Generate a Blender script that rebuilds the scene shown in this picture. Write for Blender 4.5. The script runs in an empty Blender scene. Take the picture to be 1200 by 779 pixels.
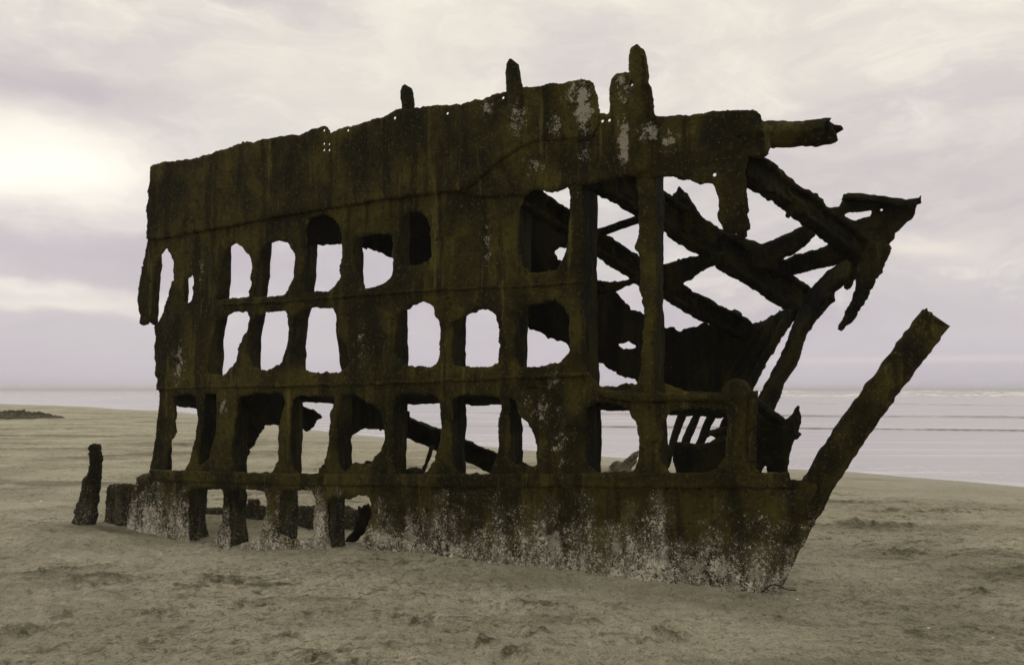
import bpy, math, random
import numpy as np
from mathutils import Vector, Matrix
from mathutils.geometry import delaunay_2d_cdt
random.seed(7); np.random.seed(7)
S = bpy.context.scene
# ---------------------------------------------------------------- camera
PW, PH, F, HOR, CH = 1200.0, 779.0, 1000.0, 457.0, 1.6
TH = math.atan((HOR - PH/2)/F)
cam = bpy.data.cameras.new('camera'); camo = bpy.data.objects.new('camera', cam)
S.collection.objects.link(camo); S.camera = camo
cam.sensor_width = 36; cam.lens = 36*F/PW; cam.clip_start = .05; cam.clip_end = 20000
camo.location = (0, 0, CH); camo.rotation_euler = (math.pi/2 + TH, 0, 0)
# ---------------------------------------------------------------- sky
SUN_AZ, SUN_EL = -58.0, 27.0
world = bpy.data.worlds.new('World'); S.world = world; world.use_nodes = True
nt = world.node_tree; nt.nodes.clear(); N = nt.nodes; L = nt.links
def nd(t, **k):
    n = N.new(t)
    for a, b in k.items(): setattr(n, a, b)
    return n
def mth(op, a, b=None, c=None, clamp=False):
    n = N.new('ShaderNodeMath'); n.operation = op; n.use_clamp = clamp
    for i, v in enumerate((a, b, c)):
        if v is None: continue
        if isinstance(v, (int, float)): n.inputs[i].default_value = v
        else: L.new(v, n.inputs[i])
    return n.outputs[0]
def mixc(f, a, b, bt='MIX'):
    n = N.new('ShaderNodeMix'); n.data_type = 'RGBA'; n.blend_type = bt
    for i, v in ((0, f), (6, a), (7, b)):
        if isinstance(v, (int, float)): n.inputs[i].default_value = v
        elif isinstance(v, tuple): n.inputs[i].default_value = (*v, 1)
        else: L.new(v, n.inputs[i])
    return n.outputs[2]
def mrange(v, a, b, c=0., d=1., sm=True):
    n = N.new('ShaderNodeMapRange'); n.clamp = True
    if sm: n.interpolation_type = 'SMOOTHSTEP'
    L.new(v, n.inputs[0])
    for i, x in enumerate((a, b, c, d)): n.inputs[i+1].default_value = x
    return n.outputs[0]
def comb(x, y, z=0.):
    n = N.new('ShaderNodeCombineXYZ')
    for i, v in enumerate((x, y, z)):
        if isinstance(v, (int, float)): n.inputs[i].default_value = v
        else: L.new(v, n.inputs[i])
    return n.outputs[0]
def noise(vec, sc, det=4, rough=.5, dist=0., out=0):
    n = N.new('ShaderNodeTexNoise'); n.inputs['Scale'].default_value = sc; n.inputs['Detail'].default_value = det
    n.inputs['Roughness'].default_value = rough; n.inputs['Distortion'].default_value = dist
    L.new(vec, n.inputs['Vector']); return n.outputs[out]
def mapping(vec, sc=(1, 1, 1), rot=(0, 0, 0), loc=(0, 0, 0)):
    n = N.new('ShaderNodeMapping'); n.inputs['Scale'].default_value = sc; n.inputs['Rotation'].default_value = rot
    n.inputs['Location'].default_value = loc; L.new(vec, n.inputs['Vector']); return n.outputs[0]
def pxang(px, py):
    v = Vector(((px-600)/F, 1, (HOR-py)/F)); return math.atan2(v.x, v.y), math.atan2(v.z, math.hypot(v.x, v.y))
tc = nd('ShaderNodeTexCoord'); sx = nd('ShaderNodeSeparateXYZ'); L.new(tc.outputs['Generated'], sx.inputs[0])
az = mth('ARCTAN2', sx.outputs[0], sx.outputs[1])
el = mth('ARCSINE', sx.outputs[2])
warpn = noise(comb(mth('MULTIPLY', az, 3.), mth('MULTIPLY', el, 7.)), 1.3, 5, .55, out=1)
sw = nd('ShaderNodeSeparateXYZ'); L.new(warpn, sw.inputs[0])
azw = mth('ADD', az, mth('MULTIPLY_ADD', sw.outputs[0], .34, -.17))
elw = mth('ADD', el, mth('MULTIPLY_ADD', sw.outputs[1], .12, -.06))
ramp = nd('ShaderNodeValToRGB'); cr = ramp.color_ramp
def lin(r, g, b): return tuple(((c/255+.055)/1.055)**2.4 if c > 10 else c/255/12.92 for c in (r, g, b))
stops = [(0., (193, 186, 193)), (.05, (196, 189, 195)), (.13, (204, 197, 199)), (.26, (216, 210, 206)), (.42, (227, 221, 211)), (.6, (233, 227, 214)), (1., (226, 220, 208))]
while len(cr.elements) < len(stops): cr.elements.new(.5)
for e_, (p, c) in zip(cr.elements, stops): e_.position = p; e_.color = (*lin(*c), 1)
L.new(mth('MULTIPLY', mth('ADD', elw, .015), 1.25, clamp=True), ramp.inputs[0])
col = ramp.outputs[0]
n1 = noise(comb(mth('MULTIPLY', azw, 2.2), mth('MULTIPLY', elw, 8.), 3.3), 1.1, 6, .55)
col = mixc(mrange(n1, .44, .66, 0, .6), col, lin(188, 180, 188))
lowm = mrange(el, .03, .12)
n2 = noise(comb(mth('MULTIPLY', azw, 2.5), mth('MULTIPLY', elw, 16.), 8.1), 1.2, 5, .55)
col = mixc(mth('MULTIPLY', lowm, mrange(n2, .52, .75, 0, .45)), col, lin(236, 228, 216))
n3 = noise(comb(mth('MULTIPLY', azw, 10.), mth('MULTIPLY', elw, 20.), 1.7), 1., 6, .62, .15)
col = mixc(mth('MULTIPLY', lowm, mrange(n3, .35, .62, .22, 0)), col, lin(176, 168, 178))
col = mixc(mth('MULTIPLY', lowm, mrange(n3, .52, .70, 0, .34)), col, lin(248, 241, 228))
def spot(px, py, sx_, sy_, c, amt, col, w=True):
    a0, e0 = pxang(px, py)
    da = mth('DIVIDE', mth('SUBTRACT', azw if w else az, a0), sx_/F); de = mth('DIVIDE', mth('SUBTRACT', elw if w else el, e0), sy_/F)
    g = mth('EXPONENT', mth('MULTIPLY', mth('ADD', mth('MULTIPLY', da, da), mth('MULTIPLY', de, de)), -1.))
    return mixc(mth('MULTIPLY', g, amt), col, c)
col = spot(30, 85, 150, 36, lin(186, 178, 184), .9, col)
col = spot(10, 290, 190, 34, lin(190, 181, 188), .8, col)
col = spot(-20, 190, 135, 52, (1.08, 1.02, .90), 1., col)
col = spot(-20, 120, 60, 30, lin(245, 238, 226), .5, col)
col = spot(70, 352, 150, 9, lin(232, 225, 216), .9, col)
col = spot(20, 335, 90, 7, lin(240, 234, 224), .7, col)
col = spot(1095, 278, 60, 14, lin(238, 228, 216), .8, col)
col = spot(1130, 420, 240, 4, lin(212, 202, 202), .7, col, False)
col = spot(1100, 200, 190, 50, lin(198, 189, 190), .6, col)
col = spot(500, 60, 260, 60, lin(230, 223, 210), .4, col)
skyt = nd('ShaderNodeTexSky'); skyt.sky_type = 'NISHITA'; skyt.sun_disc = False
skyt.sun_elevation = math.radians(SUN_EL); skyt.sun_rotation = math.radians(SUN_AZ)
WS = .1; HAZE = .0007
bright = nd('ShaderNodeVectorMath', operation='SCALE'); L.new(col, bright.inputs[0]); bright.inputs['Scale'].default_value = 1/WS
final = mixc(.985, skyt.outputs[0], bright.outputs[0])
bg = nd('ShaderNodeBackground'); L.new(final, bg.inputs[0]); bg.inputs[1].default_value = WS
wo = nd('ShaderNodeOutputWorld'); L.new(bg.outputs[0], wo.inputs[0])
# ---------------------------------------------------------------- sun behind thin cloud, far left
sl = bpy.data.lights.new('sun', 'SUN'); sl.energy = .8; sl.angle = math.radians(14); sl.color = (1, .93, .8)
so = bpy.data.objects.new('sun', sl); S.collection.objects.link(so)
sd = Vector((math.sin(math.radians(SUN_AZ))*math.cos(math.radians(SUN_EL)), math.cos(math.radians(SUN_AZ))*math.cos(math.radians(SUN_EL)), math.sin(math.radians(SUN_EL))))
so.rotation_euler = sd.to_track_quat('Z', 'Y').to_euler()
vs = S.view_settings; vs.view_transform = 'Standard'; vs.look = 'None'; vs.exposure = 0.12; vs.gamma = 1; vs.use_curve_mapping = False
S.render.engine = 'CYCLES'
# ---------------------------------------------------------------- numpy noise
_tab = np.random.RandomState(3).rand(64, 64, 64).astype(np.float32)*2-1
def vn(P):
    i = np.floor(P).astype(int); f = P-i; f = f*f*(3-2*f); i0 = i & 63; i1 = (i0+1) & 63
    def g(a, b, c): return _tab[a, b, c]
    x0, y0, z0 = i0.T; x1, y1, z1 = i1.T; fx, fy, fz = f.T
    a = g(x0, y0, z0)*(1-fx)+g(x1, y0, z0)*fx; b = g(x0, y1, z0)*(1-fx)+g(x1, y1, z0)*fx
    c = g(x0, y0, z1)*(1-fx)+g(x1, y0, z1)*fx; d = g(x0, y1, z1)*(1-fx)+g(x1, y1, z1)*fx
    return (a*(1-fy)+b*fy)*(1-fz)+(c*(1-fy)+d*fy)*fz
def fbm(P, sc, oct=4, g=.5):
    P = np.asarray(P, float)*sc; s = 0; a = 1; t = 0
    for k in range(oct): s = s+a*vn(P+17.3*k); t += a; a *= g; P = P*2.03
    return s/t*1.6
# ---------------------------------------------------------------- pixel -> place helpers
WN = np.array([.4433, .8964, 0.]); WN /= np.linalg.norm(WN)         # inward normal of the ship's side
WD = np.array([-WN[1], WN[0], 0.])                                  # along the side, towards the stern
WP = np.array([2.08, 7.05, 0.])
CAM = np.array([0, 0, CH])
def ray(px, py):
    x = (px-PW/2)/F; y = (PH/2-py)/F
    return np.array([x, math.cos(TH)-y*math.sin(TH), math.sin(TH)+y*math.cos(TH)])
def on_plane(px, py, pl):
    r = ray(px, py); return CAM + r*(np.dot(pl[0]-CAM, pl[1])/np.dot(r, pl[1]))
def wall(t): return (WP+WN*t, WN)
def W(px, py, t=0.): return on_plane(px, py, wall(t))
def plane3(a, b, c):
    a, b, c = W(*a), W(*b), W(*c); n = np.cross(b-a, c-a); n /= np.linalg.norm(n)
    if n[1] < 0: n = -n
    return (a, n)
def D(px, py, y):
    r = ray(px, py); return CAM + r*(y/r[1])
# ---------------------------------------------------------------- objects
def link(o): S.collection.objects.link(o); return o
ORG = np.zeros(3)
def mkobj(name, V, faces, mat, parent=None, smooth=True):
    org = ORG if parent is None else np.array(parent['_org'])
    me = bpy.data.meshes.new(name); me.from_pydata((np.asarray(V)-org).tolist(), [], faces); me.update()
    if smooth: me.polygons.foreach_set('use_smooth', [True]*len(me.polygons))
    me.materials.append(mat); o = link(bpy.data.objects.new(name, me))
    if parent: o.parent = parent
    return o
def tag(o, label=None, cat=None, group=None, kind=None):
    if label: o['label'] = label
    if cat: o['category'] = cat
    if group: o['group'] = group
    if kind: o['kind'] = kind
    return o
def empty(name, loc):
    o = link(bpy.data.objects.new(name, None)); o.location = loc; o.empty_display_size = .3; o['_org'] = [float(x) for x in loc]; return o
def place(o, loc):                                                  # put a top-level mesh's origin at its base
    loc = Vector(loc); o.data.transform(Matrix.Translation(-loc)); o.location = loc; return o
def inside(P, loops):
    r = np.zeros(len(P), bool)
    for lp in loops:
        a = lp; b = np.roll(lp, -1, 0)
        for (x0, y0), (x1, y1) in zip(a, b):
            if y0 == y1: continue
            c = ((y0 > P[:, 1]) != (y1 > P[:, 1])) & (P[:, 0] < (x1-x0)*(P[:, 1]-y0)/(y1-y0)+x0)
            r ^= c
    return r
def chaikin(p, q=.14):
    a = p; b = np.roll(p, -1, 0); return np.stack([a*(1-q)+b*q, a*q+b*(1-q)], 1).reshape(-1, 2)
def densify(p, s):
    out = []
    for a, b in zip(p, np.roll(p, -1, 0)):
        n = max(1, int(round(np.linalg.norm(b-a)/s)))
        for k in range(n): out.append(a+(b-a)*k/n)
    return np.array(out)
def plate(name, poly, pl, thick, parent, mat, holes=(), res=.026, rag=.009, disp=.006, rnd=.02, bolts=(), seed=0., off=0., scale=1.):
    """A rusted plate of real thickness lying in plane pl; the outline is given as sightings on that plane."""
    p0, n = pl
    u = np.cross(np.array([0, 0, 1.]), n); u /= np.linalg.norm(u)
    if u[0] < 0: u = -u
    v = np.cross(n, u)
    if v[2] < 0: v = -v
    def to2(px, py):
        q = on_plane(px, py, pl)-p0; return [np.dot(q, u), np.dot(q, v)]
    loops = []
    for lp in [poly]+list(holes):
        q = densify(chaikin(np.array([to2(*c) for c in lp])), res*.6)
        z = np.zeros((len(q), 1)); P3 = np.hstack([q, z+seed])
        q = q + np.stack([fbm(P3, 14, 4, .75), fbm(P3+50, 14, 4, .75)], 1)*rag*2.6 + np.stack([fbm(P3+9, 2.2, 2), fbm(P3+70, 2.2, 2)], 1)*rag*.6
        loops.append(q)
    for (bx, by, br) in bolts:
        c = np.array(to2(bx, by)); a = np.linspace(0, 2*math.pi, 11)[:-1]; loops.append(c+br*np.stack([np.cos(a), np.sin(a)], 1))
    allb = np.vstack(loops); mn, mx = allb.min(0), allb.max(0)
    gx, gy = np.meshgrid(np.arange(mn[0], mx[0], res), np.arange(mn[1], mx[1], res))
    g = np.stack([gx.ravel(), gy.ravel()], 1); g[:, 0] += (np.arange(len(gx)) % 2).repeat(gx.shape[1])*res*.5
    g += (np.random.rand(*g.shape)-.5)*res*.35
    g = g[inside(g, loops)]
    def bdist(P, B):
        d = np.empty(len(P))
        for k in range(0, len(P), 1500):
            d[k:k+1500] = np.sqrt(((P[k:k+1500, None]-B[None])**2).sum(-1).min(1))
        return d
    if len(g): g = g[bdist(g, allb) > res*.45]
    edges = []; k = 0
    for lp in loops:
        m = len(lp); edges += [(k+i, k+(i+1) % m) for i in range(m)]; k += m
    pts = [Vector(p) for p in np.vstack([allb, g])]
    vo, eo, fo, *_ = delaunay_2d_cdt(pts, edges, [], 0, 1e-6)
    V2 = np.array([tuple(p) for p in vo]); T = np.array([f for f in fo if len(f) == 3])
    T = T[inside(V2[T].mean(1), loops)]
    used = np.unique(T); mp = -np.ones(len(V2), int); mp[used] = np.arange(len(used)); V2 = V2[used]; T = mp[T]
    a_, b_, c_ = V2[T[:, 0]], V2[T[:, 1]], V2[T[:, 2]]
    cr_ = (b_[:, 0]-a_[:, 0])*(c_[:, 1]-a_[:, 1])-(b_[:, 1]-a_[:, 1])*(c_[:, 0]-a_[:, 0])
    T[cr_ < 0] = T[cr_ < 0][:, ::-1]
    cnt = {}
    for t in T.tolist():
        for i in range(3):
            e = (t[i], t[(i+1) % 3]); key = (min(e), max(e)); cnt[key] = None if key in cnt else e
    be = [e for e in cnt.values() if e]
    bv = np.unique(np.array(be)); d = bdist(V2, V2[bv])
    prof = .4+.6*np.sqrt(np.clip(1-(1-np.clip(d/rnd, 0, 1))**2, 0, 1)); k = np.clip(d/rnd, .15, 1)
    base = p0+V2[:, :1]*u+V2[:, 1:]*v
    big = fbm(base+seed, 1.6, 2)*disp*1.6
    fr = thick/2*prof + (fbm(base+seed, 8, 5, .7)*disp*1.3 + np.maximum(fbm(base+5, 22, 2)-.25, 0)*disp*1.4)*k
    bk = thick/2*prof + fbm(base+seed+31, 7, 4, .6)*disp*k
    Vf = base-n*(fr-big-off)[:, None]; Vb = base+n*(bk+big+off)[:, None]
    nv = len(base)
    # orient: does u x v point along n?
    flip = np.dot(np.cross(u, v), n) > 0
    F1 = T[:, ::-1] if flip else T
    F2 = (T if flip else T[:, ::-1])+nv
    faces = F1.tolist()+F2.tolist()
    for (i, j) in be: faces.append((i, j, j+nv, i+nv) if flip else (j, i, i+nv, j+nv))
    return mkobj(name, np.vstack([Vf, Vb]), faces, mat, parent)
def smooth_path(P, n):
    P = np.array(P, float)
    if len(P) == 2: t = np.linspace(0, 1, n)[:, None]; return P[0]*(1-t)+P[1]*t
    for _ in range(2):
        Q = [P[0]]
        for a, b in zip(P[:-1], P[1:]): Q += [a*.75+b*.25, a*.25+b*.75]
        Q.append(P[-1]); P = np.array(Q)
    s = np.r_[0, np.cumsum(np.linalg.norm(np.diff(P, axis=0), axis=1))]; t = np.linspace(0, s[-1], n)
    return np.stack([np.interp(t, s, P[:, k]) for k in range(3)], 1)
def bar(name, path, prof, parent, mat, A=None, B=None, step=.035, rag=.008, disp=.005, pstep=.03, seed=0., taper=None, endrag=.04, wk=.10):
    """Sweep a closed profile (a,b) along a path, with rust noise and broken ends."""
    P = np.array(path, float); Ln = np.linalg.norm(np.diff(P, axis=0), axis=1).sum(); n = max(4, int(Ln/step))
    C = smooth_path(P, n); T = np.gradient(C, axis=0); T /= np.linalg.norm(T, axis=1)[:, None]
    if A is None:
        Av = np.cross(T, [0, 0, 1.]); Av /= np.linalg.norm(Av, axis=1)[:, None]; Bv = np.cross(Av, T)
    else:
        Av = np.tile(np.array(A, float), (n, 1)); Bv = np.tile(np.array(B, float), (n, 1)) if B is not None else np.cross(Av, T)
    q = densify(np.array(prof, float), pstep); m = len(q); cen = q.mean(0)
    tp = np.ones(n) if taper is None else np.interp(np.linspace(0, 1, n), *taper)
    wob = 1+fbm(C+seed, 3.5, 3)*wk
    V = C[:, None]+(Av[:, None]*q[None, :, :1]+Bv[:, None]*q[None, :, 1:])*(tp*wob)[:, None, None]
    Vf = V.reshape(-1, 3)
    Vf = Vf+np.stack([fbm(Vf+seed, 8, 4, .6), fbm(Vf+seed+40, 8, 4, .6), fbm(Vf+seed+80, 8, 4, .6)], 1)*rag + np.stack([fbm(Vf+9, 25, 2), fbm(Vf+20, 25, 2), fbm(Vf+30, 25, 2)], 1)*disp
    V = Vf.reshape(n, m, 3)
    for e, sg in ((0, -1), (n-1, 1)):
        V[e] += T[e]*(sg*fbm(V[e]+seed*3, 14, 3)*endrag)[:, None]
    Vv = V.reshape(-1, 3); faces = []
    for i in range(n-1):
        for j in range(m):
            k = (j+1) % m; faces.append((i*m+j, i*m+k, (i+1)*m+k, (i+1)*m+j))
    faces += [tuple(range(m))[::-1], tuple((n-1)*m+j for j in range(m))]
    area = sum(q[i][0]*q[(i+1) % m][1]-q[(i+1) % m][0]*q[i][1] for i in range(m))
    s = np.dot(np.cross(Av[0], Bv[0]), T[0])*area
    if s < 0: faces = [f[::-1] for f in faces]
    return mkobj(name, Vv, faces, mat, parent)
def IP(w, h, t):                                                    # I-section
    a, b = w/2, h/2; return [(-a, -b), (a, -b), (a, -b+t), (t/2, -b+t*1.3), (t/2, b-t*1.3), (a, b-t), (a, b), (-a, b), (-a, b-t), (-t/2, b-t*1.3), (-t/2, -b+t*1.3), (-a, -b+t)]
def BX(w, h): a, b = w/2, h/2; c = min(a, b)*.4; return [(-a+c, -b), (a-c, -b), (a, -b+c), (a, b-c), (a-c, b), (-a+c, b), (-a, b-c), (-a, -b+c)]
# ---------------------------------------------------------------- materials
def newmat(name):
    global nt, N, L
    m = bpy.data.materials.new(name); m.use_nodes = True; nt = m.node_tree; N = nt.nodes; L = nt.links; N.clear()
    o = N.new('ShaderNodeOutputMaterial'); p = N.new('ShaderNodeBsdfPrincipled'); L.new(p.outputs[0], o.inputs[0]); return m, p
def bumpn(h, dist, strength=1., prev=None):
    b = N.new('ShaderNodeBump'); b.inputs['Distance'].default_value = dist; b.inputs['Strength'].default_value = strength; L.new(h, b.inputs['Height'])
    if prev is not None: L.new(prev, b.inputs['Normal'])
    return b.outputs[0]
def voro(vec, sc, feat='F1', out=0, rnd=1.):
    n = N.new('ShaderNodeTexVoronoi'); n.feature = feat; n.inputs['Scale'].default_value = sc; n.inputs['Randomness'].default_value = rnd; L.new(vec, n.inputs['Vector']); return n.outputs[out]
SHIP = np.array([-.6, 8.4, 0.])
RUST_D, RUST_M, RUST_L, PALE = (.0110, .0088, .0009), (.075, .0622, .0088), (.165, .145, .040), (.80, .75, .60)
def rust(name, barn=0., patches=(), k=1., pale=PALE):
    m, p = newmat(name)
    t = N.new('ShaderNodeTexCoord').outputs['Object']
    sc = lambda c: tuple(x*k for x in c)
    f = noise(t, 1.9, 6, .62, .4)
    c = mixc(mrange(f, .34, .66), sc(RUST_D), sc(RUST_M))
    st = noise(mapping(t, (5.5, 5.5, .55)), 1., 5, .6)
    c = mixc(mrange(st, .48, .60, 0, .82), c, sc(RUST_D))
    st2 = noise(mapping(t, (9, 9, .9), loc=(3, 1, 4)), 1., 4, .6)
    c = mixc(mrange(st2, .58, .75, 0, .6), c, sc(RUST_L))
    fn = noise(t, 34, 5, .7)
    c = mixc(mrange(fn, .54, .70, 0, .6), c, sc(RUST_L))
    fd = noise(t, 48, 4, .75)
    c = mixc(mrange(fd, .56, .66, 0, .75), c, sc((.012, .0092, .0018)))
    fl = noise(t, 16, 4, .7, .5)
    c = mixc(mrange(fl, .57, .65, 0, .8), c, sc((.010, .0072, .0018)))
    # rare lichen / salt flecks everywhere
    sp = mth('MULTIPLY', mrange(noise(t, 60, 3, .7), .64, .70), mrange(noise(t, 2.3, 3, .6), .55, .7))
    c = mixc(mth('MULTIPLY', sp, .25), c, pale)
    mask = None
    if patches:
        for (q, rx, rz, amt) in patches:
            q = q-SHIP
            vm = N.new('ShaderNodeVectorMath'); vm.operation = 'SUBTRACT'; L.new(t, vm.inputs[0]); vm.inputs[1].default_value = tuple(q)
            mp = mapping(vm.outputs[0], (1/rx, 1/rx, 1/rz)); ln = N.new('ShaderNodeVectorMath'); ln.operation = 'LENGTH'; L.new(mp, ln.inputs[0])
            g = mth('MULTIPLY', mrange(ln.outputs['Value'], 1.3, .2), amt)
            mask = g if mask is None else mth('MAXIMUM', mask, g)
        dn = mth('ADD', mth('MULTIPLY', noise(t, 14, 4, .75), .55), mth('MULTIPLY', noise(t, 55, 4, .75), .45))
        mk = mrange(mth('ADD', mth('MULTIPLY', mask, .17), dn), .575, .66)
        mk = mth('MULTIPLY', mk, mth('GREATER_THAN', mask, .02))
        c = mixc(mth('MULTIPLY', mk, .72), c, tuple(x*.62 for x in pale))
    bh = None
    if barn:
        z = N.new('ShaderNodeSeparateXYZ'); L.new(t, z.inputs[0]); z = z.outputs[2]
        col_ = mth('ADD', mth('MULTIPLY', noise(mapping(t, (1.7, 1.7, .4), loc=(1, 7, 0)), 1., 3, .6), .6), mth('MULTIPLY', noise(mapping(t, (8, 8, .9), loc=(2, 7, 0)), 1., 3, .6), .4))
        blot = noise(t, 5.5, 4, .7)
        h = mth('MULTIPLY_ADD', z, -1.45, .98)                       # 1 at the sand, fading by half a metre
        dens = mth('ADD', mth('ADD', h, mth('MULTIPLY_ADD', col_, 2.8, -1.5)), mth('MULTIPLY_ADD', blot, 1.7, -.85))
        dens = mth('MINIMUM', mth('MAXIMUM', dens, 0.), 1.)
        sm_ = mth('MULTIPLY', mrange(dens, 0, 1), mrange(noise(mapping(t, (11, 11, 2.2)), 1., 5, .7), .36, .62))
        c = mixc(mth('MULTIPLY', sm_, .62*min(1, barn)), c, (.30, .27, .19))
        fine = mth('ADD', mth('MULTIPLY', noise(t, 30, 3, .8), .4), mth('MULTIPLY', noise(mapping(t, loc=(5, 5, 5)), 70, 3, .85), .6))
        mk = mrange(mth('ADD', mth('MULTIPLY', dens, .15*barn), fine), .585, .66)
        mk = mth('MULTIPLY', mk, mrange(dens, .0, .3))
        tone = mixc(mrange(noise(t, 9, 5, .8), .36, .60), tuple(x*.42 for x in pale), tuple(x*1.15 for x in pale))
        c = mixc(mth('MULTIPLY', mk, .9), c, tone); bh = mk
        damp = mth('MULTIPLY', mrange(mth('ADD', z, mth('MULTIPLY', blot, .1)), .03, -.05), .5)
    L.new(c, p.inputs['Base Color']); p.inputs['Roughness'].default_value = .92
    p.inputs['Specular IOR Level'].default_value = .18
    b = bumpn(noise(t, 20, 6, .75), .03, .9)
    b = bumpn(noise(t, 75, 4, .75), .010, .9, b)
    if bh is not None: b = bumpn(bh, .008, .8, b)
    L.new(b, p.inputs['Normal']); return m
PT = lambda px, py: W(px, py, 0)
M_BUL = rust('bulwark_rust', 0, [(PT(608, 140), .12, .18, .8), (PT(652, 145), .08, .14, .8), (PT(686, 125), .11, .30, 1.15), (PT(671, 112), .10, .14, .9), (PT(574, 128), .12, .09, .6), (PT(577, 168), .03, .03, .8)])
M_SHE = rust('sheer_rust', 0, [(PT(730, 105), .10, .2, .62), (PT(732, 165), .07, .28, 1.1), (PT(762, 157), .11, .10, .9), (PT(785, 166), .10, .10, .85), (PT(843, 168), .03, .02, 1.0), (PT(622, 196), .14, .1, .4), (PT(686, 178), .07, .1, .4)])
M_RUST = rust('rust', 0, [(PT(210, 425), .12, .25, 0.54), (PT(236, 315), .06, .2, 0.36), (PT(648, 440), .07, .14, 0.43), (PT(615, 475), .12, .2, 0.29), (PT(634, 480), .1, .15, 0.36), (PT(572, 290), .05, .3, 0.36), (PT(262, 475), .06, .15, 0.50), (PT(425, 400), .05, .25, 0.43), (PT(860, 500), .05, .2, 0.36), (PT(655, 520), .09, .3, 0.36)])
M_LOW = rust('barnacled_plate', 1., [(PT(a, b_), c_, d_, 1.25) for a, b_, c_, d_ in [(887, 672, .10, .16), (893, 648, .06, .10), (846, 662, .10, .13), (853, 645, .05, .12), (812, 662, .12, .10), (775, 658, .14, .08), (765, 625, .05, .2), (652, 640, .10, .18), (640, 620, .05, .2), (570, 635, .07, .1), (525, 622, .07, .26), (486, 626, .09, .14), (545, 640, .08, .1), (205, 606, .09, .2), (182, 600, .10, .2), (450, 630, .12, .1), (690, 645, .06, .14), (725, 640, .07, .14)]])
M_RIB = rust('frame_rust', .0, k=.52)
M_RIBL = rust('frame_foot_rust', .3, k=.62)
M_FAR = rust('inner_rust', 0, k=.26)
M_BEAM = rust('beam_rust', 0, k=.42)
M_PALE = rust('weathered_plate', .0, [(W(735, 545, .8), .5, .5, .5)], k=5.)

m, p = newmat('weathered_sheet'); M_PALE = m
t = N.new('ShaderNodeTexCoord').outputs['Object']; c = mixc(mrange(noise(t, 9, 5, .7), .38, .6), (.09, .08, .04), (.36, .33, .24)); L.new(c, p.inputs['Base Color']); p.inputs['Roughness'].default_value = .9
# sand
m, p = newmat('sand'); M_SAND = m
t = N.new('ShaderNodeTexCoord').outputs['Object']
SA, SB, SC_, SW = (.56, .523, .382), (.415, .384, .268), (.078, .067, .024), (.41, .385, .28)
c = mixc(mrange(noise(mapping(t, (.6, .7, 1)), .9, 5, .6), .38, .62), SA, SB)
c = mixc(mrange(noise(mapping(t, (.10, .38, 1), rot=(0, 0, .08)), 1., 6, .68), .50, .62, 0, .55), c, SC_)
pk = mrange(noise(mapping(t, (.35, .45, 1), loc=(2, 0, 0)), 1., 4, .6), .36, .60, .15, 1)
st = noise(mapping(t, (.7, 1.0, 1), rot=(0, 0, .3)), 1.3, 7, .72, .8)
c = mixc(mth('MULTIPLY', mrange(st, .55, .66, 0, .75), pk), c, SC_)
for (sx_, sy_, sc_, a_, b_, am, lc) in [(1, 1.15, 5.5, .55, .62, .6, 0), (1, .9, 13, .54, .62, .55, 3), (1, .7, 31, .54, .63, .55, 7), (1, .6, 80, .5, .66, .5, 11)]:
    c = mixc(mth('MULTIPLY', mrange(noise(mapping(t, (sx_, sy_, 1), rot=(0, 0, .15), loc=(lc, lc, 0)), sc_, 5, .72, .5), a_, b_, 0, am), pk if sc_ < 20 else 1.), c, SC_)
c = mixc(mrange(noise(mapping(t, (1, .8, 1), loc=(4, 9, 0)), 22, 4, .75), .58, .68, 0, .5), c, (.55, .52, .39))
att = N.new('ShaderNodeAttribute'); att.attribute_name = 'wet'
c = mixc(mth('MULTIPLY', att.outputs['Fac'], .85), c, SW)
att2 = N.new('ShaderNodeAttribute'); att2.attribute_name = 'clump'
c = mixc(mth('MULTIPLY', att2.outputs['Fac'], mrange(noise(t, 24, 4, .75), .38, .56, .25, .85)), c, SC_)
L.new(c, p.inputs['Base Color']); L.new(mrange(att.outputs['Fac'], 0, 1, .95, .5), p.inputs['Roughness']); p.inputs['Specular IOR Level'].default_value = .25
b = bumpn(noise(mapping(t, (1, 1.3, 1), rot=(0, 0, .15)), 7, 6, .78, .5), .07, .9)
b = bumpn(noise(t, 40, 5, .8), .016, 1., b)
L.new(b, p.inputs['Normal'])
# water
m, p = newmat('sea_water'); M_SEA = m
t = N.new('ShaderNodeTexCoord').outputs['Object']
fa = N.new('ShaderNodeAttribute'); fa.attribute_name = 'foam'
tn = noise(mapping(t, (.05, .35, 1), rot=(0, 0, -.1)), 1, 5, .6)
c = mixc(mrange(tn, .4, .65), (.40, .385, .40), (.47, .455, .475))
fs = N.new('ShaderNodeAttribute'); fs.attribute_name = 'front_shade'
c = mixc(fs.outputs['Fac'], c, (.07, .062, .03))  # dark faces of the wave fronts, reflecting less sky, painted into the water colour
c = mixc(mrange(noise(mapping(t, (.03, .5, 1), rot=(0, 0, -.06), loc=(3, 3, 0)), 1., 5, .65), .56, .66, 0, .75), c, (.72, .70, .70))
c = mixc(mrange(noise(mapping(t, (.02, .33, 1), rot=(0, 0, -.06), loc=(7, 3, 0)), 1., 5, .65), .60, .68, 0, .6), c, (.16, .15, .12))
fo = mth('MULTIPLY', fa.outputs['Fac'], mrange(noise(mapping(t, (.25, .6, 1)), 1., 5, .7), .36, .55))
c = mixc(mth('MULTIPLY', fo, .9), c, (.93, .90, .88))
L.new(c, p.inputs['Base Color']); L.new(mrange(fo, 0, 1, .18, .9), p.inputs['Roughness']); p.inputs['IOR'].default_value = 1.34
b = bumpn(noise(mapping(t, (.5, 2.2, 1), rot=(0, 0, -.12)), 1.2, 5, .6), .02, .6)
L.new(b, p.inputs['Normal'])
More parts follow.
